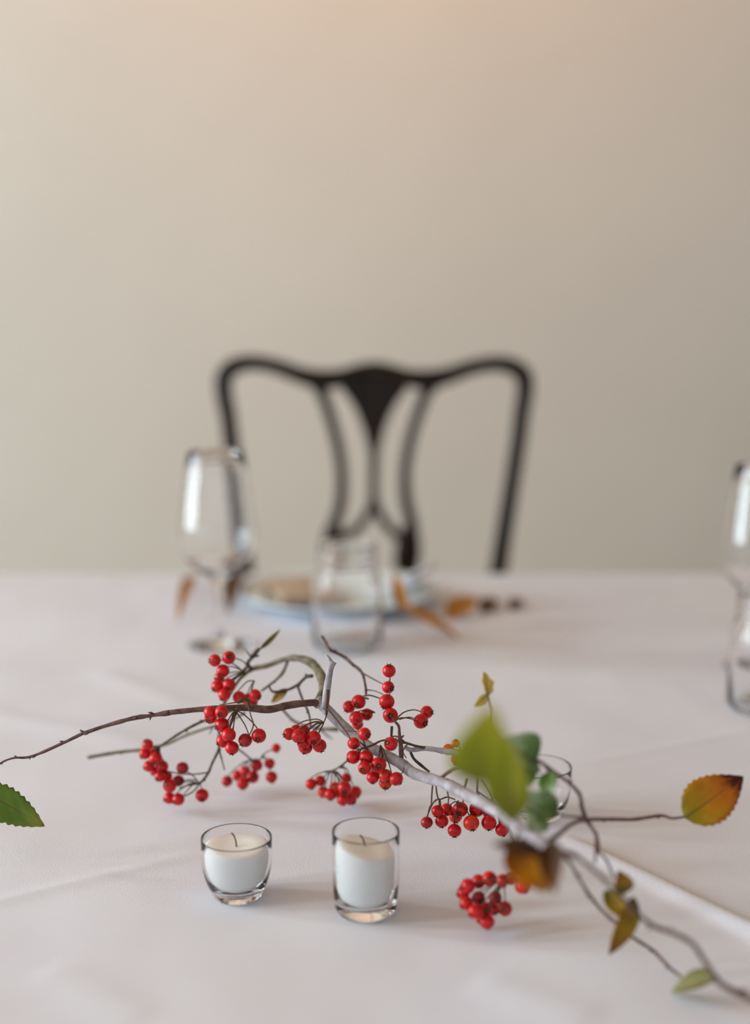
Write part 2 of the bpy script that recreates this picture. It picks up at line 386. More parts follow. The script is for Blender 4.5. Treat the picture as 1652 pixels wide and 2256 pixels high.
# ------------------------------------------------------------------ glassware
def votive(px, py, rb, rt, H, label, th=.0010, base=.006, pw=3.6):
    q = on_table(px, py)
    prof = [(0, .0006), (rb*.55, .0004), (rb*.86, 0), (rb*.96, .0012), (rb*1.03, .005)]
    for k in range(1, 8):
        t = k/7; prof.append((rb*1.03+(rt-rb*1.03)*(1-(1-t)**pw), .005+(H-.006)*t))
    prof += [(rt-th*.2, H), (rt-th*.7, H), (rt-th, H-.0012)]
    for k in range(6, 0, -1):
        t = k/7; prof.append((rb*1.03+(rt-rb*1.03)*(1-(1-t)**pw)-th, base+.002+(H-.006-base)*t))
    prof += [(rb*.9-th*.5, base+.0018), (rb*.8-th, base+.0002), (rb*.5, base), (0, base)]
    return tag(lathe('votive_glass', prof, M_thin, q), label, 'candle holder'), q
def candle(q, z0, r0, r1, h, wickdir, label, tilt=None, slope=0.0, cp=3.0):
    rt = empty('candle', q + Vector((0, 0, z0))); tag(rt, label, 'candle')
    prof = [(0, 0), (r0*.9, 0), (r0, .002)] + [(r0+(r1-r0)*(1-(1-k/7)**cp), .002+(h-.005)*k/7) for k in range(1, 8)] + [(r1*.985, h-.0012), (r1*.9, h), (r1*.5, h-.0012), (0, h-.0022)]
    wob = lambda r, z, a: slope*(z/h)**2*(r/r1)*math.cos(a-math.pi)*1.0 + .0004*math.sin(2*a+1)*(z/h)
    lathe('wax_body', prof, M_wax, q+Vector((0, 0, z0)), rt, tilt=tilt, wob=wob)
    top = Vector((0, 0, h-.003))
    if tilt: top = Quaternion(*tilt) @ top
    p0 = q+Vector((0, 0, z0))+top
    pts = [p0, p0+Vector((-.0004, 0, .005)), p0+Vector((-.0015, 0, .009)), p0+Vector((-.0036, 0, .0118))]
    vv, ff = tube_geo(pts, [.0006, .0006, .0006, .0007], 6)
    mobj('wick', vv, ff, M_wick, rt, p0)
_, q1 = votive(523, 1972, .0190, .0266, .0470, 'short clear glass votive cup flaring at the rim, left of the taller one')
candle(q1, .0064, .0166, .0240, .0350, None, 'low white candle filling the short votive cup, wick standing upright')
_, q2 = votive(806, 2008, .0222, .0247, .0630, 'taller clear glass votive cup with thick base, right of the short one', base=.0075)
candle(q2 + Vector((-.0006, 0, 0)), .0080, .0192, .0216, .0425, None, 'tall white candle leaning inside the taller votive cup, rounded top edge', slope=.0055)
_, q3 = votive(1182, 1800, .0215, .0290, .0440, 'empty clear votive cup half hidden behind the green leaves')

def wineglass(px, py, label):
    q = on_table(px, py); H = .236
    o = [(0, .0), (.030, .0), (.0375, .0008), (.0378, .0016), (.030, .0030), (.016, .0055), (.0065, .012), (.0042, .022), (.0037, .045), (.0040, .066), (.0060, .078), (.0125, .0855),
         (.0260, .0945), (.0385, .108), (.0450, .124), (.0462, .140), (.0448, .160), (.0412, .190), (.0372, .215), (.0340, H)]
    inn = [(r-.0005, z+.0001) for r, z in reversed(o[13:-1])] + [(.0250, .0965), (.0130, .0895), (.005, .0872), (0, .0868)]
    prof = o + [(.0339, H+.0002), (.0335, H-.0001)] + inn
    return tag(lathe('wine_glass', prof, M_glass, q, seg=72), label, 'glass')
wineglass(484, 1425, 'tall clear wine glass on a thin stem at the left, before the chair')
wineglass(1666, 1470, 'tall clear wine glass cut by the right edge, behind the ridged jar')
def jar(px, py, label):
    q = on_table(px, py); H = .127; R_ = .0425
    o = [(0, .0022), (.026, .002), (.033, 0), (.0385, .001), (.0418, .005), (R_, .011), (R_, .04), (R_+.0004, .06), (R_, .078), (.0418, .084), (.0392, .0915), (.0362, .0965), (.0350, .1)]
    for k in range(3):
        z = .102+k*.0068; o += [(.0350, z), (.0368, z+.0018), (.0368, z+.0032), (.0350, z+.005)]
    o += [(.0348, .1225), (.0362, .1245), (.0358, H-.0004), (.0340, H), (.0326, H-.001)]
    inn = [(.0322, .12), (.0322, .10), (.0338, .094), (.0370, .088), (.0392, .08), (.0398, .06), (.0398, .012), (.0375, .0075), (.031, .0055), (0, .0050)]
    return tag(lathe('glass_jar', o+inn, M_thin, q, seg=72), label, 'jar')
jar(765, 1425, 'clear glass jar with threaded neck standing in front of the plate')
jar(1690, 1562, 'clear ridged glass jar cut off by the right edge of the picture')

# ------------------------------------------------------------------ place setting
qp = on_table(748, 1330, .082); RP = .132
pr = [(0, .002), (.07, .002), (.078, 0), (.082, .002), (.09, .006), (.115, .014), (RP, .0185), (RP+.0006, .0196), (RP-.001, .0205), (.114, .0165), (.088, .009), (.08, .0062), (0, .0055)]
tag(lathe('plate', pr, M_plate, qp, seg=96), 'pale blue-white dinner plate on the far side before the chair', 'plate')
def napkin(name, loc, sx, sy, rot, m, label, layers=3, lift=0):
    rt = tag(empty(name, loc), label, 'napkin'); N2 = 16
    for L_ in range(layers):
        v, f = [], []
        for s in (0, 1):
            for j in range(N2+1):
                for i in range(N2+1):
                    a, b = i/N2*2-1, j/N2*2-1; k = 1-.02*L_
                    x, y = a*sx*k*(1+.03*math.sin(b*3+L_)), b*sy*k
                    z = .0008+L_*.0028+s*.0022+.0022*math.sin(a*3+L_)*math.cos(b*2.2)*(L_/layers)+lift*(a*.5+.5)**2
                    v.append(Vector(loc)+Vector((x*math.cos(rot)-y*math.sin(rot), x*math.sin(rot)+y*math.cos(rot), z)))
        W = N2+1
        for s in (0, 1):
            for j in range(N2):
                for i in range(N2):
                    k = s*W*W+j*W+i; q = (k, k+1, k+W+1, k+W); f.append(q if s else q[::-1])
        rim = [i for i in range(W)]+[j*W+N2 for j in range(1, W)]+[N2*W+i for i in range(N2-1, -1, -1)]+[j*W for j in range(N2-1, 0, -1)]
        for a, b in zip(rim, rim[1:]+rim[:1]): f.append((a, b, b+W*W, a+W*W))
        mobj('fold', v, f, m, rt, loc)
    return rt
napkin('napkin', qp+Vector((-.050, -.004, .0145)), .042, .062, .25, M_linen, 'beige folded napkin lying on the left half of the plate')
napkin('napkin', qp+Vector((.088, -.004, .0205)), .030, .046, -.35, M_wlinen, 'pale grey folded napkin propped on the right half of the plate', 3, .022)

# ------------------------------------------------------------------ leaves
def leaf_geo(b, t, width, roll, fold=.25, curl=.0, bendn=.0, serr=.08, shape=.75, nrow=22, ncol=8, twist=0, toward=None, lobes=0):
    b, t = Vector(b), Vector(t); ax = (t-b); L_ = ax.length; ax.normalize()
    view = (CAM-(b+t)/2).normalized() if toward is None else Vector(toward).normalized()
    n0 = (view-ax*view.dot(ax)).normalized(); v, f, uv = [], [], []
    for j in range(nrow+1):
        tt = j/nrow
        q = Quaternion(ax, roll+twist*(tt-.5)); n = q @ n0; s_ = ax.cross(n)
        wd = width*.5*(math.sin(math.pi*min(1, tt**shape)))**.85 if 0 < tt < 1 else width*.01
        wd *= 1+serr*(((j % 2)*2-1)*.5)+lobes*.25*math.sin(tt*math.pi*5)
        c = b+ax*(L_*tt)+n0*(bendn*L_*4*tt*(1-tt))
        for i in range(ncol+1):
            s = i/ncol*2-1
            if curl > .01: x = wd*math.sin(s*curl)/curl; z = wd*(1-math.cos(s*curl))/curl
            else: x = wd*s; z = 0
            z += abs(s)*wd*fold + .04*width*noise.noise(Vector((s*1.5, tt*4, width*500)))
            v.append(c+s_*x+n*z); uv.append((s*.5+.5, tt))
    for j in range(nrow):
        for i in range(ncol):
            k = j*(ncol+1)+i; f.append((k, k+1, k+ncol+2, k+ncol+1))
    return v, f, uv
def leaf(name, parent, b, t, width, m, label=None, petiole=None, pm=None, pr=.0007, **kw):
    v, f, uv = leaf_geo(b, t, width, kw.pop('roll', 0), **kw)
    for q in v:                                    # rest on the cloth rather than under it
        if q.z < TABLE+.004: q.z = max(q.z, TABLE+cloth_h(q.x, q.y)+.0008)
    o = mobj(name, v, f, m, parent, b, label=label, uvs=uv)
    md = o.modifiers.new('thickness', 'SOLIDIFY'); md.thickness = .00035; md.offset = 0
    nc = kw.get('ncol', 8); nr = kw.get('nrow', 22)
    mid = [v[j*(nc+1)+nc//2] for j in range(nr+1)]
    vv, ff = tube_geo(mid, [.0006*(1-.75*j/nr) for j in range(nr+1)], 5)
    mobj('midrib', vv, ff, pm or M_stalk, o, b)
    if petiole:
        pp = smooth_path([tuple(q) for q in petiole]+[tuple(b)], 5)
        vv, ff = tube_geo(pp, [pr]*len(pp), 6); mobj('petiole', vv, ff, pm or M_stalk, o, b)
    return o
# dried leaves lying on the cloth around the plate
def dry(a, b, width, m, label, ha=.006, hb=.012, **kw):
    A, B = T(*a, ha), T(*b, hb)
    o = leaf('dried_leaf', None, A, B, width, m, None, **kw); return tag(o, label, 'leaf', 'dried leaves around the place setting')
dry((432, 1272), (391, 1372), .020, L_dry, 'slim tan dried leaf left of the left wine glass stem', toward=(0, 0, 1), curl=.6, bendn=.05)
dry((530, 1268), (503, 1352), .034, L_drydark, 'dark brown dried leaf between wine glass stem and plate', toward=(0, -.3, 1), curl=.8, hb=.014, bendn=.05)
dry((880, 1338), (1012, 1408), .026, L_dry, 'long orange-tan curled leaf in front of the plate, right of the jar', toward=(0, 0, 1), curl=.9, ha=.030, hb=.004)
dry((890, 1348), (868, 1262), .020, L_dry, 'tan dried leaf standing against the plate, half hidden by the jar', ha=.020, hb=.062, toward=(0, -1, .3), curl=.5)
dry((985, 1362), (1052, 1318), .034, L_dry, 'broad orange-tan dried leaf at the right rim of the plate', toward=(0, -.6, 1), curl=.5, ha=.004, hb=.022)
dry((1062, 1352), (1092, 1320), .026, L_drydark, 'small brown dried leaf right of the orange-tan one', toward=(0, -.6, 1), curl=.8, ha=.003, hb=.010)
dry((1125, 1345), (1148, 1320), .020, L_drydark, 'smallest brown dried leaf, farthest right of the plate', toward=(0, -.6, 1), curl=.8, ha=.003, hb=.008)

# ------------------------------------------------------------------ the berry branch
ROOT = T(800, 1750)
br = tag(empty('berry_branch', ROOT), 'cut branch with red berry clusters, bare twigs and yellowing leaves lying on the tablecloth', 'branch')
def stem(name, pts, m, n=6, seg=8, knob=.22, label=None):
    """pts: (px, py, depth, half width in photo pixels)"""
    w3 = [(*P(a, b, z), r*z/F) for a, b, z, r in pts]
    sp = smooth_path(w3, n)
    P3 = []
    for q in sp:
        p_ = Vector(q[:3]); p_.z = max(p_.z, TABLE+max(q[3], .0002)+.004); P3.append(p_)
    v, f = tube_geo(P3, [max(q[3], .0002) for q in sp], seg, knob)
    # buds and leaf scars along twigs
    if r_bud[0] and len(P3) > 12:
        for i in range(5, len(P3)-3, 6):
            t = (P3[i+1]-P3[i]).normalized(); s = t.orthogonal().normalized(); s = Quaternion(t, random.uniform(0, 6.28)) @ s
            rr = sp[i][3]; a = P3[i]+s*rr*.6
            tube_geo([a, a+s*rr*.9+t*rr*.8, a+s*rr*1.3+t*rr*1.9], [rr*.75, rr*.55, rr*.12], 6, 0, v, f)
    return mobj(name, v, f, m, br, P3[0], label=label)
r_bud = [True]
r_bud[0] = False
stem('stem', [(700, 1542, 1.165, 12), (722, 1566, 1.16, 13), (760, 1604, 1.155, 13), (800, 1638, 1.145, 12.5), (850, 1664, 1.135, 12), (885, 1684, 1.125, 12.5), (915, 1705, 1.115, 12), (975, 1724, 1.095, 13),
              (1010, 1742, 1.075, 13.5), (1060, 1768, 1.045, 13), (1105, 1794, 1.01, 13), (1150, 1826, .96, 14), (1192, 1856, .915, 14), (1232, 1884, .885, 13)], M_bark, seg=14, knob=.16, label='pale grey main stem')
stem('stub', [(716, 1560, 1.155, 8), (719, 1530, 1.15, 8.5), (723, 1500, 1.15, 8), (728, 1472, 1.15, 7.5), (733, 1458, 1.15, 9.5)], M_bark, knob=.12, seg=10)
stem('stub', [(731, 1462, 1.15, 6), (724, 1450, 1.15, 4.5), (719, 1443, 1.15, 1.5)], M_bark, seg=6)
stem('twig', [(704, 1551, 1.165, 10), (690, 1548, 1.16, 8), (640, 1553, 1.155, 8.5), (592, 1563, 1.15, 8.5), (545, 1559, 1.15, 7.5), (500, 1560, 1.145, 6.5), (440, 1563, 1.145, 6), (372, 1570, 1.145, 5.5)], M_twig, knob=.14, label='long brown twig reaching left')
r_bud[0] = True
stem('twig', [(374, 1570, 1.145, 5.6), (330, 1577, 1.145, 5), (295, 1582, 1.145, 4.8), (240, 1597, 1.145, 4.6), (188, 1614, 1.145, 4.4), (182, 1616, 1.145, 4), (130, 1641, 1.145, 3.6), (68, 1667, 1.145, 3.2), (30, 1670, 1.145, 2.8), (0, 1682, 1.145, 2.4), (-40, 1712, 1.15, 2), (-52, 1735, 1.15, 1.6)], M_twig)
stem('thorn', [(182, 1612, 1.145, 3), (176, 1608, 1.145, 1.2)], M_twig, seg=5); stem('thorn', [(68, 1665, 1.145, 3), (65, 1673, 1.145, 1)], M_twig, seg=5); stem('thorn', [(332, 1578, 1.145, 3.5), (330, 1587, 1.145, .8)], M_twig, seg=5)
# curved limb behind
r_bud[0] = False
stem('limb', [(698, 1552, 1.18, 10), (713, 1524, 1.20, 11), (708, 1492, 1.225, 11), (690, 1464, 1.25, 10), (658, 1450, 1.27, 8), (625, 1453, 1.285, 6.5), (590, 1466, 1.29, 6), (556, 1474, 1.29, 5.5), (530, 1494, 1.27, 4), (512, 1520, 1.25, 3.5), (490, 1556, 1.23, 3)], M_olive, seg=10, label='olive-grey limb curving behind')
r_bud[0] = True
stem('twig', [(634, 1455, 1.285, 4), (623, 1482, 1.28, 3.6), (603, 1502, 1.27, 3), (576, 1522, 1.26, 2.6)], M_olive)
stem('twig', [(688, 1489, 1.235, 4), (674, 1492, 1.24, 3.8), (655, 1509, 1.25, 3.2), (632, 1520, 1.25, 3.4), (602, 1524, 1.25, 3), (592, 1510, 1.25, 2.4)], M_dark)
stem('twig', [(655, 1510, 1.25, 2.8), (666, 1540, 1.24, 2.6), (680, 1572, 1.23, 2.4), (685, 1602, 1.22, 1.8)], M_dark)
stem('twig', [(620, 1560, 1.27, 3), (650, 1590, 1.30, 3), (700, 1605, 1.33, 3), (745, 1607, 1.34, 5)], M_olive)
stem('twig', [(700, 1603, 1.33, 2.5), (722, 1622, 1.33, 2), (733, 1628, 1.33, 1.2)], M_olive)
stem('twig', [(556, 1474, 1.28, 4), (545, 1462, 1.27, 4.5), (562, 1440, 1.26, 5), (572, 1428, 1.26, 3)], M_dark)
stem('twig', [(562, 1440, 1.26, 2.6), (552, 1446, 1.26, 2), (540, 1428, 1.26, 1)], M_dark)
stem('twig', [(548, 1464, 1.27, 3.5), (530, 1484, 1.25, 3), (508, 1500, 1.23, 2.4)], M_dark)
stem('twig', [(520, 1562, 1.24, 3), (478, 1578, 1.24, 3), (440, 1592, 1.24, 3.2), (405, 1610, 1.24, 3), (370, 1632, 1.245, 2.6), (345, 1648, 1.25, 2)], M_dark)
stem('twig', [(540, 1570, 1.28, 3), (495, 1594, 1.29, 3), (450, 1606, 1.29, 3), (410, 1620, 1.30, 3.2), (362, 1641, 1.30, 3.5), (310, 1652, 1.30, 3.8), (262, 1657, 1.30, 4), (193, 1669, 1.30, 4.5)], M_olive)
stem('twig', [(478, 1590, 1.25, 3), (484, 1625, 1.25, 3), (481, 1652, 1.25, 3), (468, 1680, 1.25, 3.2), (460, 1700, 1.25, 3), (448, 1718, 1.25, 2.6), (436, 1728, 1.25, 2.2)], M_dark)
stem('twig', [(482, 1650, 1.25, 2.2), (488, 1672, 1.25, 1.8), (495, 1697, 1.25, 1.2)], M_dark)
stem('twig', [(468, 1602, 1.26, 1.6), (461, 1618, 1.26, 1)], M_olive)
# twig rising behind the berries
stem('twig', [(806, 1532, 1.2, 2.4), (805, 1512, 1.21, 2.6), (797, 1482, 1.23, 3.4), (778, 1465, 1.24, 4), (758, 1448, 1.25, 3.6), (738, 1437, 1.25, 4), (726, 1432, 1.25, 3.6), (717, 1415, 1.26, 3.4), (709, 1400, 1.26, 3)], M_twig, label='purplish twig rising behind')
stem('stalk', [(797, 1482, 1.23, 1.8), (822, 1496, 1.21, 1.5), (845, 1508, 1.2, 1.3)], M_stalk, seg=6)
stem('stalk', [(805, 1520, 1.21, 1.5), (825, 1522, 1.2, 1.3), (848, 1532, 1.19, 1.2)], M_stalk, seg=6)
stem('stalk', [(795, 1535, 1.2, 1.5), (815, 1532, 1.19, 1.6), (840, 1540, 1.19, 1.5)], M_dark, seg=6)
# right-hand twigs
stem('twig', [(856, 1650, 1.14, 4), (875, 1632, 1.14, 3.6), (892, 1636, 1.135, 3.2), (915, 1643, 1.13, 3.2), (938, 1648, 1.13, 4)], M_dark)
r_bud[0] = False
stem('twig', [(893, 1645, 1.15, 4), (905, 1652, 1.14, 5), (940, 1649, 1.13, 6), (980, 1655, 1.125, 6), (1015, 1660, 1.12, 5.5), (1050, 1668, 1.10, 5), (1095, 1690, 1.07, 5)], M_bark, seg=10)
stem('twig', [(884, 1672, 1.13, 5), (883, 1645, 1.13, 4.5), (880, 1620, 1.13, 4), (878, 1600, 1.13, 3.5), (870, 1590, 1.13, 3)], M_twig)
stem('thorn', [(884, 1625, 1.13, 3), (890, 1620, 1.13, 1.6)], M_twig, seg=5)
stem('twig', [(862, 1622, 1.16, 3.2), (863, 1600, 1.16, 3)], M_dark, seg=6)
stem('twig', [(902, 1652, 1.15, 3), (912, 1672, 1.16, 3), (930, 1688, 1.17, 3.2), (945, 1700, 1.18, 2.6)], M_dark)
stem('twig', [(968, 1718, 1.10, 5), (985, 1703, 1.09, 4), (1004, 1693, 1.08, 4), (1040, 1688, 1.06, 3.5), (1090, 1672, 1.0, 3)], M_stalk)
r_bud[0] = True
stem('twig', [(1200, 1862, .915, 6), (1232, 1836, .95, 5), (1262, 1814, .98, 4.6), (1290, 1806, 1.0, 4.6), (1340, 1805, 1.02, 4), (1398, 1805, 1.03, 4), (1455, 1797, 1.04, 3.4), (1480, 1803, 1.045, 3), (1505, 1800, 1.05, 2.2)], M_twig)
stem('twig', [(1318, 1878, .97, 4), (1313, 1840, .99, 4.4), (1292, 1806, 1.0, 5), (1282, 1780, 1.0, 4.8), (1276, 1750, 1.0, 4.4), (1250, 1722, 1.0, 4.6), (1215, 1697, .99, 4.4), (1186, 1676, .98, 3.8), (1160, 1668, .96, 3)], M_twig)
stem('twig', [(1313, 1835, .99, 4), (1313, 1868, .97, 3.2), (1310, 1900, .96, 2.6)], M_twig); stem('twig', [(1315, 1868, .97, 3), (1338, 1900, .97, 2.6), (1352, 1935, .97, 2.4)], M_twig)
stem('twig', [(1196, 1786, .97, 2.4), (1230, 1796, .98, 2.6), (1280, 1800, 1.0, 3)], M_twig)
stem('twig', [(1225, 1880, .885, 7), (1250, 1893, .93, 4.5), (1275, 1935, .95, 4.2), (1300, 1975, .965, 4), (1330, 2010, .975, 4), (1362, 2038, .98, 3.6), (1395, 2066, .985, 3.4), (1440, 2096, .985, 3.6), (1475, 2132, .975, 3.6), (1500, 2152, .965, 2.8)], M_twig)
stem('thorn', [(1328, 2006, .975, 3), (1318, 2004, .975, 1)], M_twig, seg=5)
stem('twig', [(1238, 1880, .89, 7), (1262, 1882, .89, 5), (1300, 1912, .89, 5), (1340, 1945, .895, 4.6), (1392, 2000, .90, 5), (1432, 2036, .90, 5.4), (1480, 2055, .895, 5.4), (1524, 2078, .89, 6), (1548, 2112, .89, 6), (1585, 2165, .885, 6.5), (1640, 2195, .88, 7), (1720, 2235, .87, 7)], M_twig, label='blurred near twig running out at the lower right')
stem('thorn', [(1436, 2038, .90, 4), (1424, 2052, .90, 1)], M_twig, seg=5)

# ---- berries: one shared mesh per colour, the dark eye a sub-part
def berry_mesh(name, m):
    v, f = [], []; ns, nr = 20, 12
    rings = []
    for j in range(nr+1):
        th = math.pi*j/nr
        if j in (0, nr): rings.append([len(v)]*ns); v.append((0, 0, (.90 if j == 0 else -.96))); continue
        r = math.sin(th); z = math.cos(th)*.97
        if z > .8: z -= (z-.8)*.45
        ids = []
        for i in range(ns):
            a = 2*math.pi*i/ns; k = 1+.012*math.cos(5*a)*(.5+.5*math.cos(th))
            ids.append(len(v)); v.append((r*k*math.cos(a), r*k*math.sin(a), z))
        rings.append(ids)
    for A, B in zip(rings, rings[1:]):
        for i in range(ns):
            q = [A[i], B[i], B[(i+1) % ns], A[(i+1) % ns]]; q = [x for n_, x in enumerate(q) if x not in q[:n_]]
            f.append(tuple(q))
    me = bpy.data.meshes.new(name); me.from_pydata(v, [], f); me.materials.append(m); me.polygons.foreach_set('use_smooth', [True]*len(me.polygons)); me.update(); return me
BM = {'r': berry_mesh('berry', M_red), 'o': berry_mesh('berry_orange', M_orange), 'd': berry_mesh('berry_dark', M_darkred)}
v, f = [], []
for i in range(10):
    a = 2*math.pi*i/10; r = .40 if i % 2 else .32; v.append((r*math.cos(a), r*math.sin(a), .935))
v.append((0, 0, .86)); f += [(i, (i+1) % 10, 10) for i in range(10)]
v2 = len(v)
for k in range(5):
    a = 2*math.pi*k/5+.3; c, s = math.cos(a), math.sin(a); n0 = len(v)
    v += [(.17*c-.12*s, .17*s+.12*c, .91), (.17*c+.12*s, .17*s-.12*c, .91), (.42*c-.06*s, .42*s+.06*c, .98), (.42*c+.06*s, .42*s-.06*c, .98), (.56*c, .56*s, 1.12)]
    f += [(n0, n0+1, n0+3, n0+2), (n0+2, n0+3, n0+4)]
cal = bpy.data.meshes.new('calyx'); cal.from_pydata(v, [], f); cal.materials.append(M_calyx); cal.update()

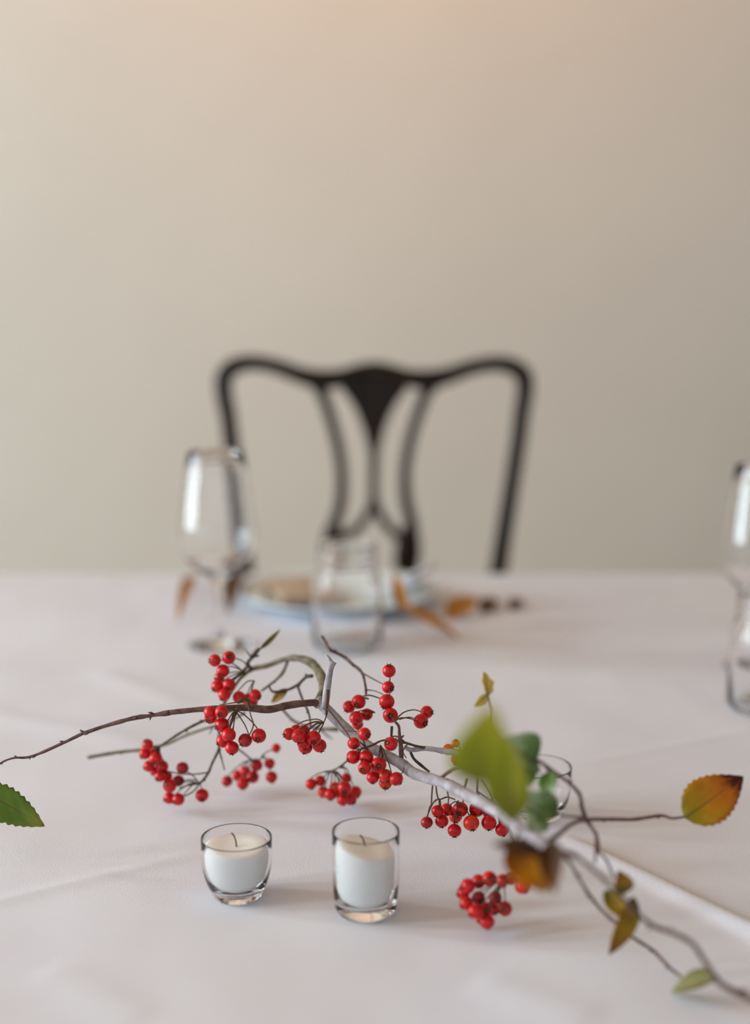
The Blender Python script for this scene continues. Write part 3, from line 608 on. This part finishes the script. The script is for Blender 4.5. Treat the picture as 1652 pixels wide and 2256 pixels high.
# cluster: depth, nodes (px, py, depth), berries (px, py, r, colour, behind, calyx dx, dy in radii)
N = None
CL = [
 (1.225, [(548, 1470, 1.25), (540, 1484, 1.24), (560, 1500, 1.24)], [
  (473, 1455, 14, 'r', 0, -.7, 0), (504, 1449, 15, 'r', 0, .2, -.25), (491, 1478, 15, 'r', 0, -.3, .6), (483, 1493, 12, 'r', 1, -.6, .3), (479, 1512, 14.5, 'r', 0, -.6, .55), (505, 1509, 14.5, 'r', 0, -.35, .55),
  (494, 1531, 14, 'r', 0, -.4, .8), (526, 1536, 14, 'r', 0, .3, .9), (545, 1541, 14, 'r', 1, 0, .9), (562, 1532, 14, 'r', 0, .8, .3), (555, 1547, 13, 'd', 1, .2, .9)]),
 (1.125, [(535, 1546, 1.125), (545, 1542, 1.13), (520, 1566, 1.13)], [
  (463, 1569, 14.5, 'r', 0, -.5, .8), (464, 1581, 14, 'r', 1, -.4, .5), (488, 1569, 15, 'r', 0, -.1, .3), (489, 1597, 16.5, 'r', 0, -.75, .4), (504, 1619, 16, 'r', 0, 0, .97), (491, 1632, 15.5, 'r', 1, -.8, .5),
  (511, 1648, 15.5, 'r', 0, 0, .95), (540, 1631, 15.5, 'd', 0, -.6, .75), (570, 1621, 16.5, 'r', 0, -.1, .42)]),
 (1.14, [(720, 1572, 1.14), (713, 1592, 1.14)], [
  (637, 1617, 14, 'r', 0, -.85, .15), (652, 1609, 13, 'r', 1, 0, .9), (658, 1622, 16.5, 'r', 0, .1, .97), (669, 1611, 14, 'r', 1, .3, .9), (691, 1626, 16.5, 'r', 0, 0, .55), (669, 1637, 15, 'r', 0, .2, .95), (673, 1646, 16, 'r', 1, -.2, .95), (704, 1643, 15.5, 'r', 1, .4, .9)]),
 (1.255, [(750, 1692, 1.24), (735, 1702, 1.24), (762, 1684, 1.24)], [
  (685, 1727, 12.5, 'r', 0, .2, .9), (705, 1720, 12.5, 'r', 0, .5, .8), (712, 1745, 13, 'o', 0, -.2, .95), (728, 1750, 14, 'r', 0, 0, .95), (738, 1735, 13, 'r', 1, 0, .9), (763, 1714, 11.5, 'r', 1, .1, .9),
  (759, 1736, 15.5, 'r', 0, 0, .5), (745, 1743, 14, 'o', 1, -.3, .9), (783, 1745, 14, 'r', 1, .3, .75), (755, 1762, 13.5, 'r', 0, .1, .97), (772, 1760, 14.5, 'r', 0, .6, .6), (768, 1750, 14, 'r', 1, .2, .9)]),
 (1.19, [(812, 1540, 1.2), (826, 1570, 1.19)], [
  (769, 1557, 14, 'r', 1, -.5, .7), (790, 1546, 16, 'r', 0, -.35, .45), (785, 1582, 16, 'r', 0, -.2, .95), (808, 1574, 13.5, 'r', 0, .2, .3), (788, 1596, 12.5, 'r', 1, .1, .95)]),
 (1.17, [(858, 1500, 1.18), (868, 1590, 1.15), (862, 1600, 1.15)], [
  (857, 1478, 15, 'r', 0, 0, -.9), (855, 1514, 14, 'r', 1, .6, .1), (852, 1546, 17.5, 'r', 0, -.4, .8), (860, 1576, 17, 'r', 0, 0, -.05), (940, 1569, 14.5, 'r', 1, .9, 0), (927, 1589, 16.5, 'r', 0, .6, .25)]),
 (1.12, [(856, 1634, 1.13), (838, 1642, 1.13), (806, 1646, 1.13)], [
  (803, 1617, 14.5, 'r', 0, .6, .1), (779, 1638, 14, 'r', 0, .3, .5), (861, 1639, 15.5, 'r', 0, -.6, -.3), (778, 1668, 15.5, 'r', 1, -.8, .5), (787, 1665, 11.5, 'o', 1, -.3, .9), (807, 1668, 16, 'r', 0, -.45, .42), (803, 1692, 15, 'r', 0, -.35, .15),
  (834, 1685, 17.5, 'r', 0, 0, 0), (832, 1700, 15.5, 'o', 1, 0, .7), (821, 1713, 14, 'r', 1, 0, .9), (849, 1709, 15, 'o', 1, .4, .85), (849, 1725, 15, 'o', 1, 0, .75), (873, 1716, 15.5, 'r', 0, .7, .7)]),
 (1.15, [(966, 1760, 1.14), (1006, 1768, 1.14), (1052, 1752, 1.12), (1085, 1768, 1.12)], [
  (940, 1812, 13.5, 'd', 0, 0, .97), (964, 1787, 14, 'r', 0, -.3, .9), (984, 1783, 14, 'r', 1, 0, .9), (973, 1809, 15, 'r', 0, 0, .95), (1014, 1783, 17, 'r', 0, -.3, .5), (1003, 1799, 15, 'o', 1, 0, .9), (1001, 1830, 15.5, 'r', 0, 0, .95),
  (1038, 1813, 18, 'o', 0, .2, .9), (1050, 1783, 17, 'r', 0, -.7, .5), (1078, 1791, 15, 'r', 1, .4, .8), (1077, 1813, 17, 'r', 0, 0, .95), (1106, 1828, 15.5, 'r', 0, .3, .9), (1111, 1812, 14, 'r', 1, .9, .2)]),
 (1.14, [(1020, 1664, 1.12)], [(988, 1651, 12.5, 'o', 0, -.6, .7), (1004, 1638, 9.5, 'o', 0, 0, -.9), (1007, 1673, 14, 'o', 0, -.3, .9)]),
 (1.035, [(1136, 1880, 1.0), (1150, 1862, .99), (1112, 1944, 1.03)], [
  (1078, 1936, 17, 'r', 0, .2, -.3), (1054, 1942, 16, 'r', 1, .1, .3), (1030, 1952, 17, 'r', 0, -.9, .1), (1020, 1967, 15, 'r', 1, -.9, .3), (1027, 1990, 16, 'r', 0, -.8, .5), (1054, 1978, 15, 'd', 1, .3, .2), (1047, 2008, 17, 'r', 0, -.8, .5),
  (1069, 2003, 16, 'r', 1, .2, -.2), (1086, 2003, 14, 'r', 1, .5, .4), (1091, 1978, 15, 'd', 0, .2, -.1), (1112, 2002, 16.5, 'd', 0, -.3, -.3), (1073, 2031, 17, 'r', 0, .2, .95), (1061, 2022, 14, 'r', 1, -.6, .7),
  (1107, 1940, 15, 'd', 0, .3, .9), (1124, 1936, 14, 'o', 1, .4, .9), (1151, 1952, 18, 'o', 0, .5, .8), (1166, 1886, 14, 'r', 0, .5, .8)]),
 (1.255, [(350, 1646, 1.25), (366, 1636, 1.25), (440, 1727, 1.25), (455, 1706, 1.25)], [
  (325, 1640, 12.5, 'r', 0, -.3, -.8), (319, 1660, 13.5, 'r', 0, -.6, .7), (337, 1658, 11, 'r', 1, 0, .9), (343, 1672, 15, 'r', 0, -.3, .55), (328, 1688, 13, 'r', 0, -.85, .35), (357, 1689, 14.5, 'r', 0, .5, .8), (341, 1699, 11, 'r', 1, -.6, .7),
  (352, 1711, 12, 'r', 0, -.5, .5), (367, 1710, 13, 'r', 1, -.5, 0), (374, 1731, 15.5, 'r', 0, -.5, -.35), (393, 1720, 13, 'd', 1, .8, 0), (402, 1692, 14, 'd', 0, -.1, .95), (373, 1758, 13.5, 'r', 1, -.8, .3), (393, 1761, 14, 'r', 0, -.7, .5), (445, 1752, 15, 'r', 0, .1, .55)]),
 (1.30, [(560, 1676, 1.29), (575, 1668, 1.29)], [
  (500, 1721, 12.5, 'd', 0, -.2, .95), (535, 1726, 14, 'r', 0, 0, .85), (523, 1708, 12, 'r', 1, -.3, .8), (540, 1700, 13, 'r', 1, 0, .9), (557, 1712, 14, 'r', 0, .2, -.2), (565, 1686, 14, 'r', 0, -.3, .9), (594, 1682, 12, 'r', 0, .4, .8), (598, 1712, 13.5, 'r', 0, .2, .9), (608, 1648, 10.5, 'r', 0, .3, .9)]),
]
for cz, nodes, bs in CL:
    B = []
    for (px, py, r, c, beh, dx, dy) in bs:
        B.append([px, py, cz + .010*beh + random.uniform(-.002, .002), r, c, dx, dy])
    for it in range(60):
        moved = False
        for i in range(len(B)):
            for j in range(i+1, len(B)):
                a, b = B[i], B[j]; pa, pb = P(a[0], a[1], a[2]), P(b[0], b[1], b[2])
                need = (a[3]*a[2]+b[3]*b[2])/F*.985; d = (pa-pb).length
                if d < need:
                    s = 1 if a[2] <= b[2] else -1; e = min(.002, (need-d)*.9+.0003)
                    a[2] -= s*e; b[2] += s*e; moved = True
        for a in B:   # keep off the cloth
            p_ = P(a[0], a[1], a[2]); rr = a[3]*a[2]/F
            k = 0
            while p_.z - rr < TABLE+cloth_h(p_.x, p_.y)+.0004 and k < 40: a[2] -= .002; p_ = P(a[0], a[1], a[2]); k += 1
        if not moved: break
    for px, py, z, r, c, dx, dy in B:
        p_ = P(px, py, z); R_ = r*z/F
        q = bpy.data.objects.new('berry', BM[c]); S.collection.objects.link(q); q.parent = br; q.location = p_-ROOT
        l2 = min(.98, math.hypot(dx, dy)); k = 1 if math.hypot(dx, dy) <= .98 else .98/math.hypot(dx, dy)
        d = (R3*dx*k - U3*dy*k - F3*math.sqrt(1-l2*l2)).normalized()
        q.rotation_mode = 'QUATERNION'; q.rotation_quaternion = d.to_track_quat('Z', 'Y') @ Quaternion((0, 0, 1), random.uniform(0, 6))
        q.scale = (R_, R_, R_)
        if c != 'r': q['label'] = {'o': 'orange-red berry', 'd': 'dark red berry'}[c]
        e = bpy.data.objects.new('calyx', cal); S.collection.objects.link(e); e.parent = q
        # stalk from the nearest node to the side away from the eye
        nd = min(nodes, key=lambda n: math.hypot(n[0]-px, n[1]-py)); n3 = P(*nd)
        tgt = p_-d*R_*.9 if (n3-p_).dot(-d) > 0 else p_+(n3-p_).normalized()*R_*.93
        span = (n3-tgt).length; ax = (n3-tgt).normalized()
        m1 = tgt+ax*span*.3+Vector((0, 0, span*.10)); m2 = tgt+ax*span*.7+Vector((random.uniform(-.06, .06)*span, 0, span*.12))
        pp = smooth_path([tuple(tgt), tuple(m1), tuple(m2), tuple(n3)], 4)
        pp = [Vector((x, y, max(zz, TABLE+.0045))) for x, y, zz in pp]
        vv, ff = tube_geo(pp, [.00045+.00018*i/len(pp) for i in range(len(pp))], 5)
        mobj('stalk', vv, ff, M_stalk if z < 1.2 else M_dark, br, n3)
r_bud[0] = False
def st(*pts, m=M_stalk): stem('stalk', list(pts), m, seg=6, knob=.1)
# peduncles from nodes back to the wood
st((722, 1520, 1.14, 4), (720, 1548, 1.137, 4), (719, 1574, 1.14, 3)); st((720, 1572, 1.14, 1.8), (716, 1585, 1.14, 1.6), (711, 1596, 1.14, 1.5))
st((722, 1562, 1.135, 2), (745, 1590, 1.13, 1.8), (762, 1612, 1.125, 1.7), (773, 1630, 1.12, 1.5)); st((762, 1610, 1.125, 1.5), (790, 1611, 1.12, 1.3))
st((716, 1702, 1.25, 1.6), (740, 1694, 1.245, 2), (765, 1676, 1.22, 2.4), (790, 1650, 1.17, 2.6), m=M_dark)
st((545, 1560, 1.15, 5), (546, 1545, 1.135, 4.5), (536, 1540, 1.13, 4), (524, 1548, 1.125, 3)); st((522, 1562, 1.14, 4), (516, 1575, 1.13, 5), (512, 1585, 1.125, 2.5))
st((536, 1545, 1.125, 2), (510, 1549, 1.12, 1.8), (484, 1553, 1.125, 1.5))
st((546, 1548, 1.125, 1.8), (552, 1575, 1.12, 1.6), (558, 1598, 1.12, 1.6), (549, 1620, 1.12, 1.3)); st((517, 1572, 1.125, 1.8), (514, 1600, 1.12, 1.6), (508, 1612, 1.12, 1.4))
st((510, 1640, 1.26, 2), (535, 1658, 1.275, 2), (560, 1676, 1.29, 2), (580, 1668, 1.29, 1.2), m=M_dark)
st((456, 1702, 1.25, 1.8), (425, 1706, 1.25, 1.7), (395, 1704, 1.25, 1.6), (372, 1700, 1.25, 1.4), m=M_dark); st((438, 1727, 1.25, 2), (415, 1730, 1.25, 2), (395, 1737, 1.25, 1.8), m=M_dark)
st((438, 1729, 1.25, 1.7), (425, 1744, 1.25, 1.6), (405, 1755, 1.25, 1.5), m=M_dark)
st((868, 1628, 1.135, 2), (840, 1632, 1.13, 2.2), (820, 1642, 1.125, 2.6), (797, 1650, 1.12, 2)); st((890, 1633, 1.13, 1.8), (872, 1622, 1.13, 1.8), (850, 1628, 1.128, 1.8))
st((880, 1585, 1.15, 1.4), (900, 1580, 1.16, 1.3), (915, 1584, 1.165, 1.2)); st((895, 1670, 1.12, 1.5), (888, 1655, 1.12, 1.4), (899, 1637, 1.125, 1.5))
st((890, 1690, 1.115, 1.4), (888, 1700, 1.115, 1.4), (882, 1706, 1.115, 1.2))
st((953, 1728, 1.11, 2), (951, 1752, 1.13, 1.8), (950, 1775, 1.14, 1.4)); st((960, 1730, 1.11, 2), (966, 1760, 1.13, 1.8), (985, 1756, 1.14, 1.6), (1003, 1762, 1.14, 1.4)); st((966, 1760, 1.13, 1.7), (948, 1775, 1.14, 1.5), (942, 1798, 1.145, 1.4))
st((985, 1742, 1.10, 2), (988, 1760, 1.12, 1.6), (986, 1775, 1.14, 1.3)); st((1028, 1718, 1.09, 3), (1023, 1738, 1.08, 2.4), (1020, 1768, 1.12, 1.6))
st((1052, 1716, 1.09, 2.2), (1051, 1745, 1.11, 2.2), (1054, 1752, 1.12, 1.6)); st((1052, 1744, 1.11, 1.6), (1070, 1756, 1.11, 1.4), (1088, 1770, 1.11, 1.3)); st((1060, 1718, 1.09, 1.6), (1075, 1742, 1.09, 1.4), (1086, 1768, 1.1, 1.3))
st((1112, 1800, 1.02, 3), (1122, 1832, 1.01, 3), (1138, 1862, 1.0, 2.4), (1155, 1882, 1.0, 1.6)); st((1138, 1860, 1.0, 2), (1142, 1838, .985, 2), (1148, 1826, .965, 2)); st((1136, 1862, 1.0, 2), (1136, 1900, 1.015, 1.8), (1115, 1940, 1.03, 1.6), (1096, 1965, 1.035, 1.5))

# ---- leaves of the branch
def lf(b, t, wpx, m, label, zw=None, pet=None, **kw):
    bz = b[2]; B_, T_ = P(*b), P(*t)
    return leaf('leaf', br, B_, T_, wpx*(b[2]+t[2])/2/F, m, label, petiole=[P(*q) for q in pet] if pet else None, pm=kw.pop('pm', M_stalk), **kw)
lf((-52, 1735, 1.15), (98, 1820, 1.15), 78, L_green, 'green serrated leaf at the left edge', roll=.25, fold=.12, bendn=-.02, serr=.14, pet=[(-48, 1722, 1.15)])
lf((1046, 1728, .73), (1084, 1552, .70), 138, L_lime, 'large yellow-green leaf, nearest the lens', roll=.1, fold=.1, shape=.62, pet=[(1120, 1800, .93), (1090, 1772, .84), (1062, 1748, .77)])
lf((1130, 1808, .86), (1104, 1606, .78), 100, L_lime, 'olive-yellow leaf behind the large one', roll=-.2, fold=.15, shape=.85, pet=[(1150, 1830, .95), (1140, 1818, .9)])
lf((1183, 1676, .98), (1100, 1632, .93), 92, L_pale, 'rounded grey-green leaf', roll=.5, fold=.3, curl=.7, shape=.7, pet=[(1188, 1678, .98)])
lf((1180, 1688, .98), (1110, 1712, .93), 66, L_pale, 'grey-green leaf under the rounded one', roll=-.3, fold=.2, curl=.4)
lf((1210, 1700, .985), (1212, 1770, .96), 50, L_pale, 'small hanging green leaf', roll=.4, curl=.5, pet=[(1200, 1690, .985)])
lf((1226, 1788, .98), (1140, 1752, .95), 62, L_pale, 'green leaf curled over the main stem', roll=.3, curl=.6, fold=.3, pet=[(1240, 1796, .985)])
lf((1196, 1786, .97), (1165, 1828, .93), 66, L_pale, 'green leaf tip hanging over the stem', roll=-.2, fold=.1, shape=.9)
lf((1075, 1532, 1.05), (1066, 1480, 1.06), 30, L_cream, 'small pale yellow curled leaf on top', roll=.5, curl=.8, serr=.2, lobes=.6, pet=[(1090, 1660, 1.04), (1086, 1610, 1.04), (1083, 1565, 1.045), (1078, 1548, 1.05)])
lf((1073, 1530, 1.05), (1044, 1557, 1.045), 22, L_cream, 'pale yellow leaf flap folded down', roll=-.4, curl=.6, serr=.2)
lf((1508, 1802, 1.05), (1637, 1711, 1.06), 108, L_orange, 'orange leaf with green base and dark tip', roll=-.2, fold=.10, shape=.72, bendn=.03)
lf((1214, 1852, .85), (1222, 1970, .825), 62, L_dbrown, 'brown and orange withered leaf near the lens', roll=.3, curl=.6, fold=.2)
lf((1196, 1884, .86), (1084, 1862, .83), 54, L_dbrown, 'brown withered leaf lobe', roll=.8, curl=.7, fold=.2)
lf((1122, 1862, .87), (1206, 1966, .855), 96, L_brown, 'orange withered leaf in front of the lowest berries', roll=-.3, curl=.3, fold=.1)
lf((1372, 1970, .955), (1362, 1918, .955), 52, L_ygreen, 'small rounded yellow-olive leaf', roll=.5, curl=.7)
lf((1332, 1962, .96), (1392, 2030, .95), 44, L_ygreen, 'yellow curled leaf on the near twig', roll=.2, curl=.8, fold=.2)
lf((1394, 1975, .955), (1342, 2104, .965), 62, L_ygreen, 'yellow leaf with brown tip hanging from the twig', roll=-.7, curl=.7, fold=.2)
lf((1576, 2160, .935), (1478, 2186, .955), 66, L_olive, 'olive folded leaf lying at the lower right', roll=.9, fold=.5, pet=[(1590, 2166, .90)])
lf((572, 1430, 1.26), (618, 1386, 1.28), 13, L_olive, 'narrow olive leaf rolled lengthwise', roll=.3, curl=1.0, serr=.02)
lf((634, 1518, 1.25), (598, 1548, 1.26), 22, L_ygreen, 'small yellowed leaf below the curved limb', roll=.2, curl=.8, serr=.02)
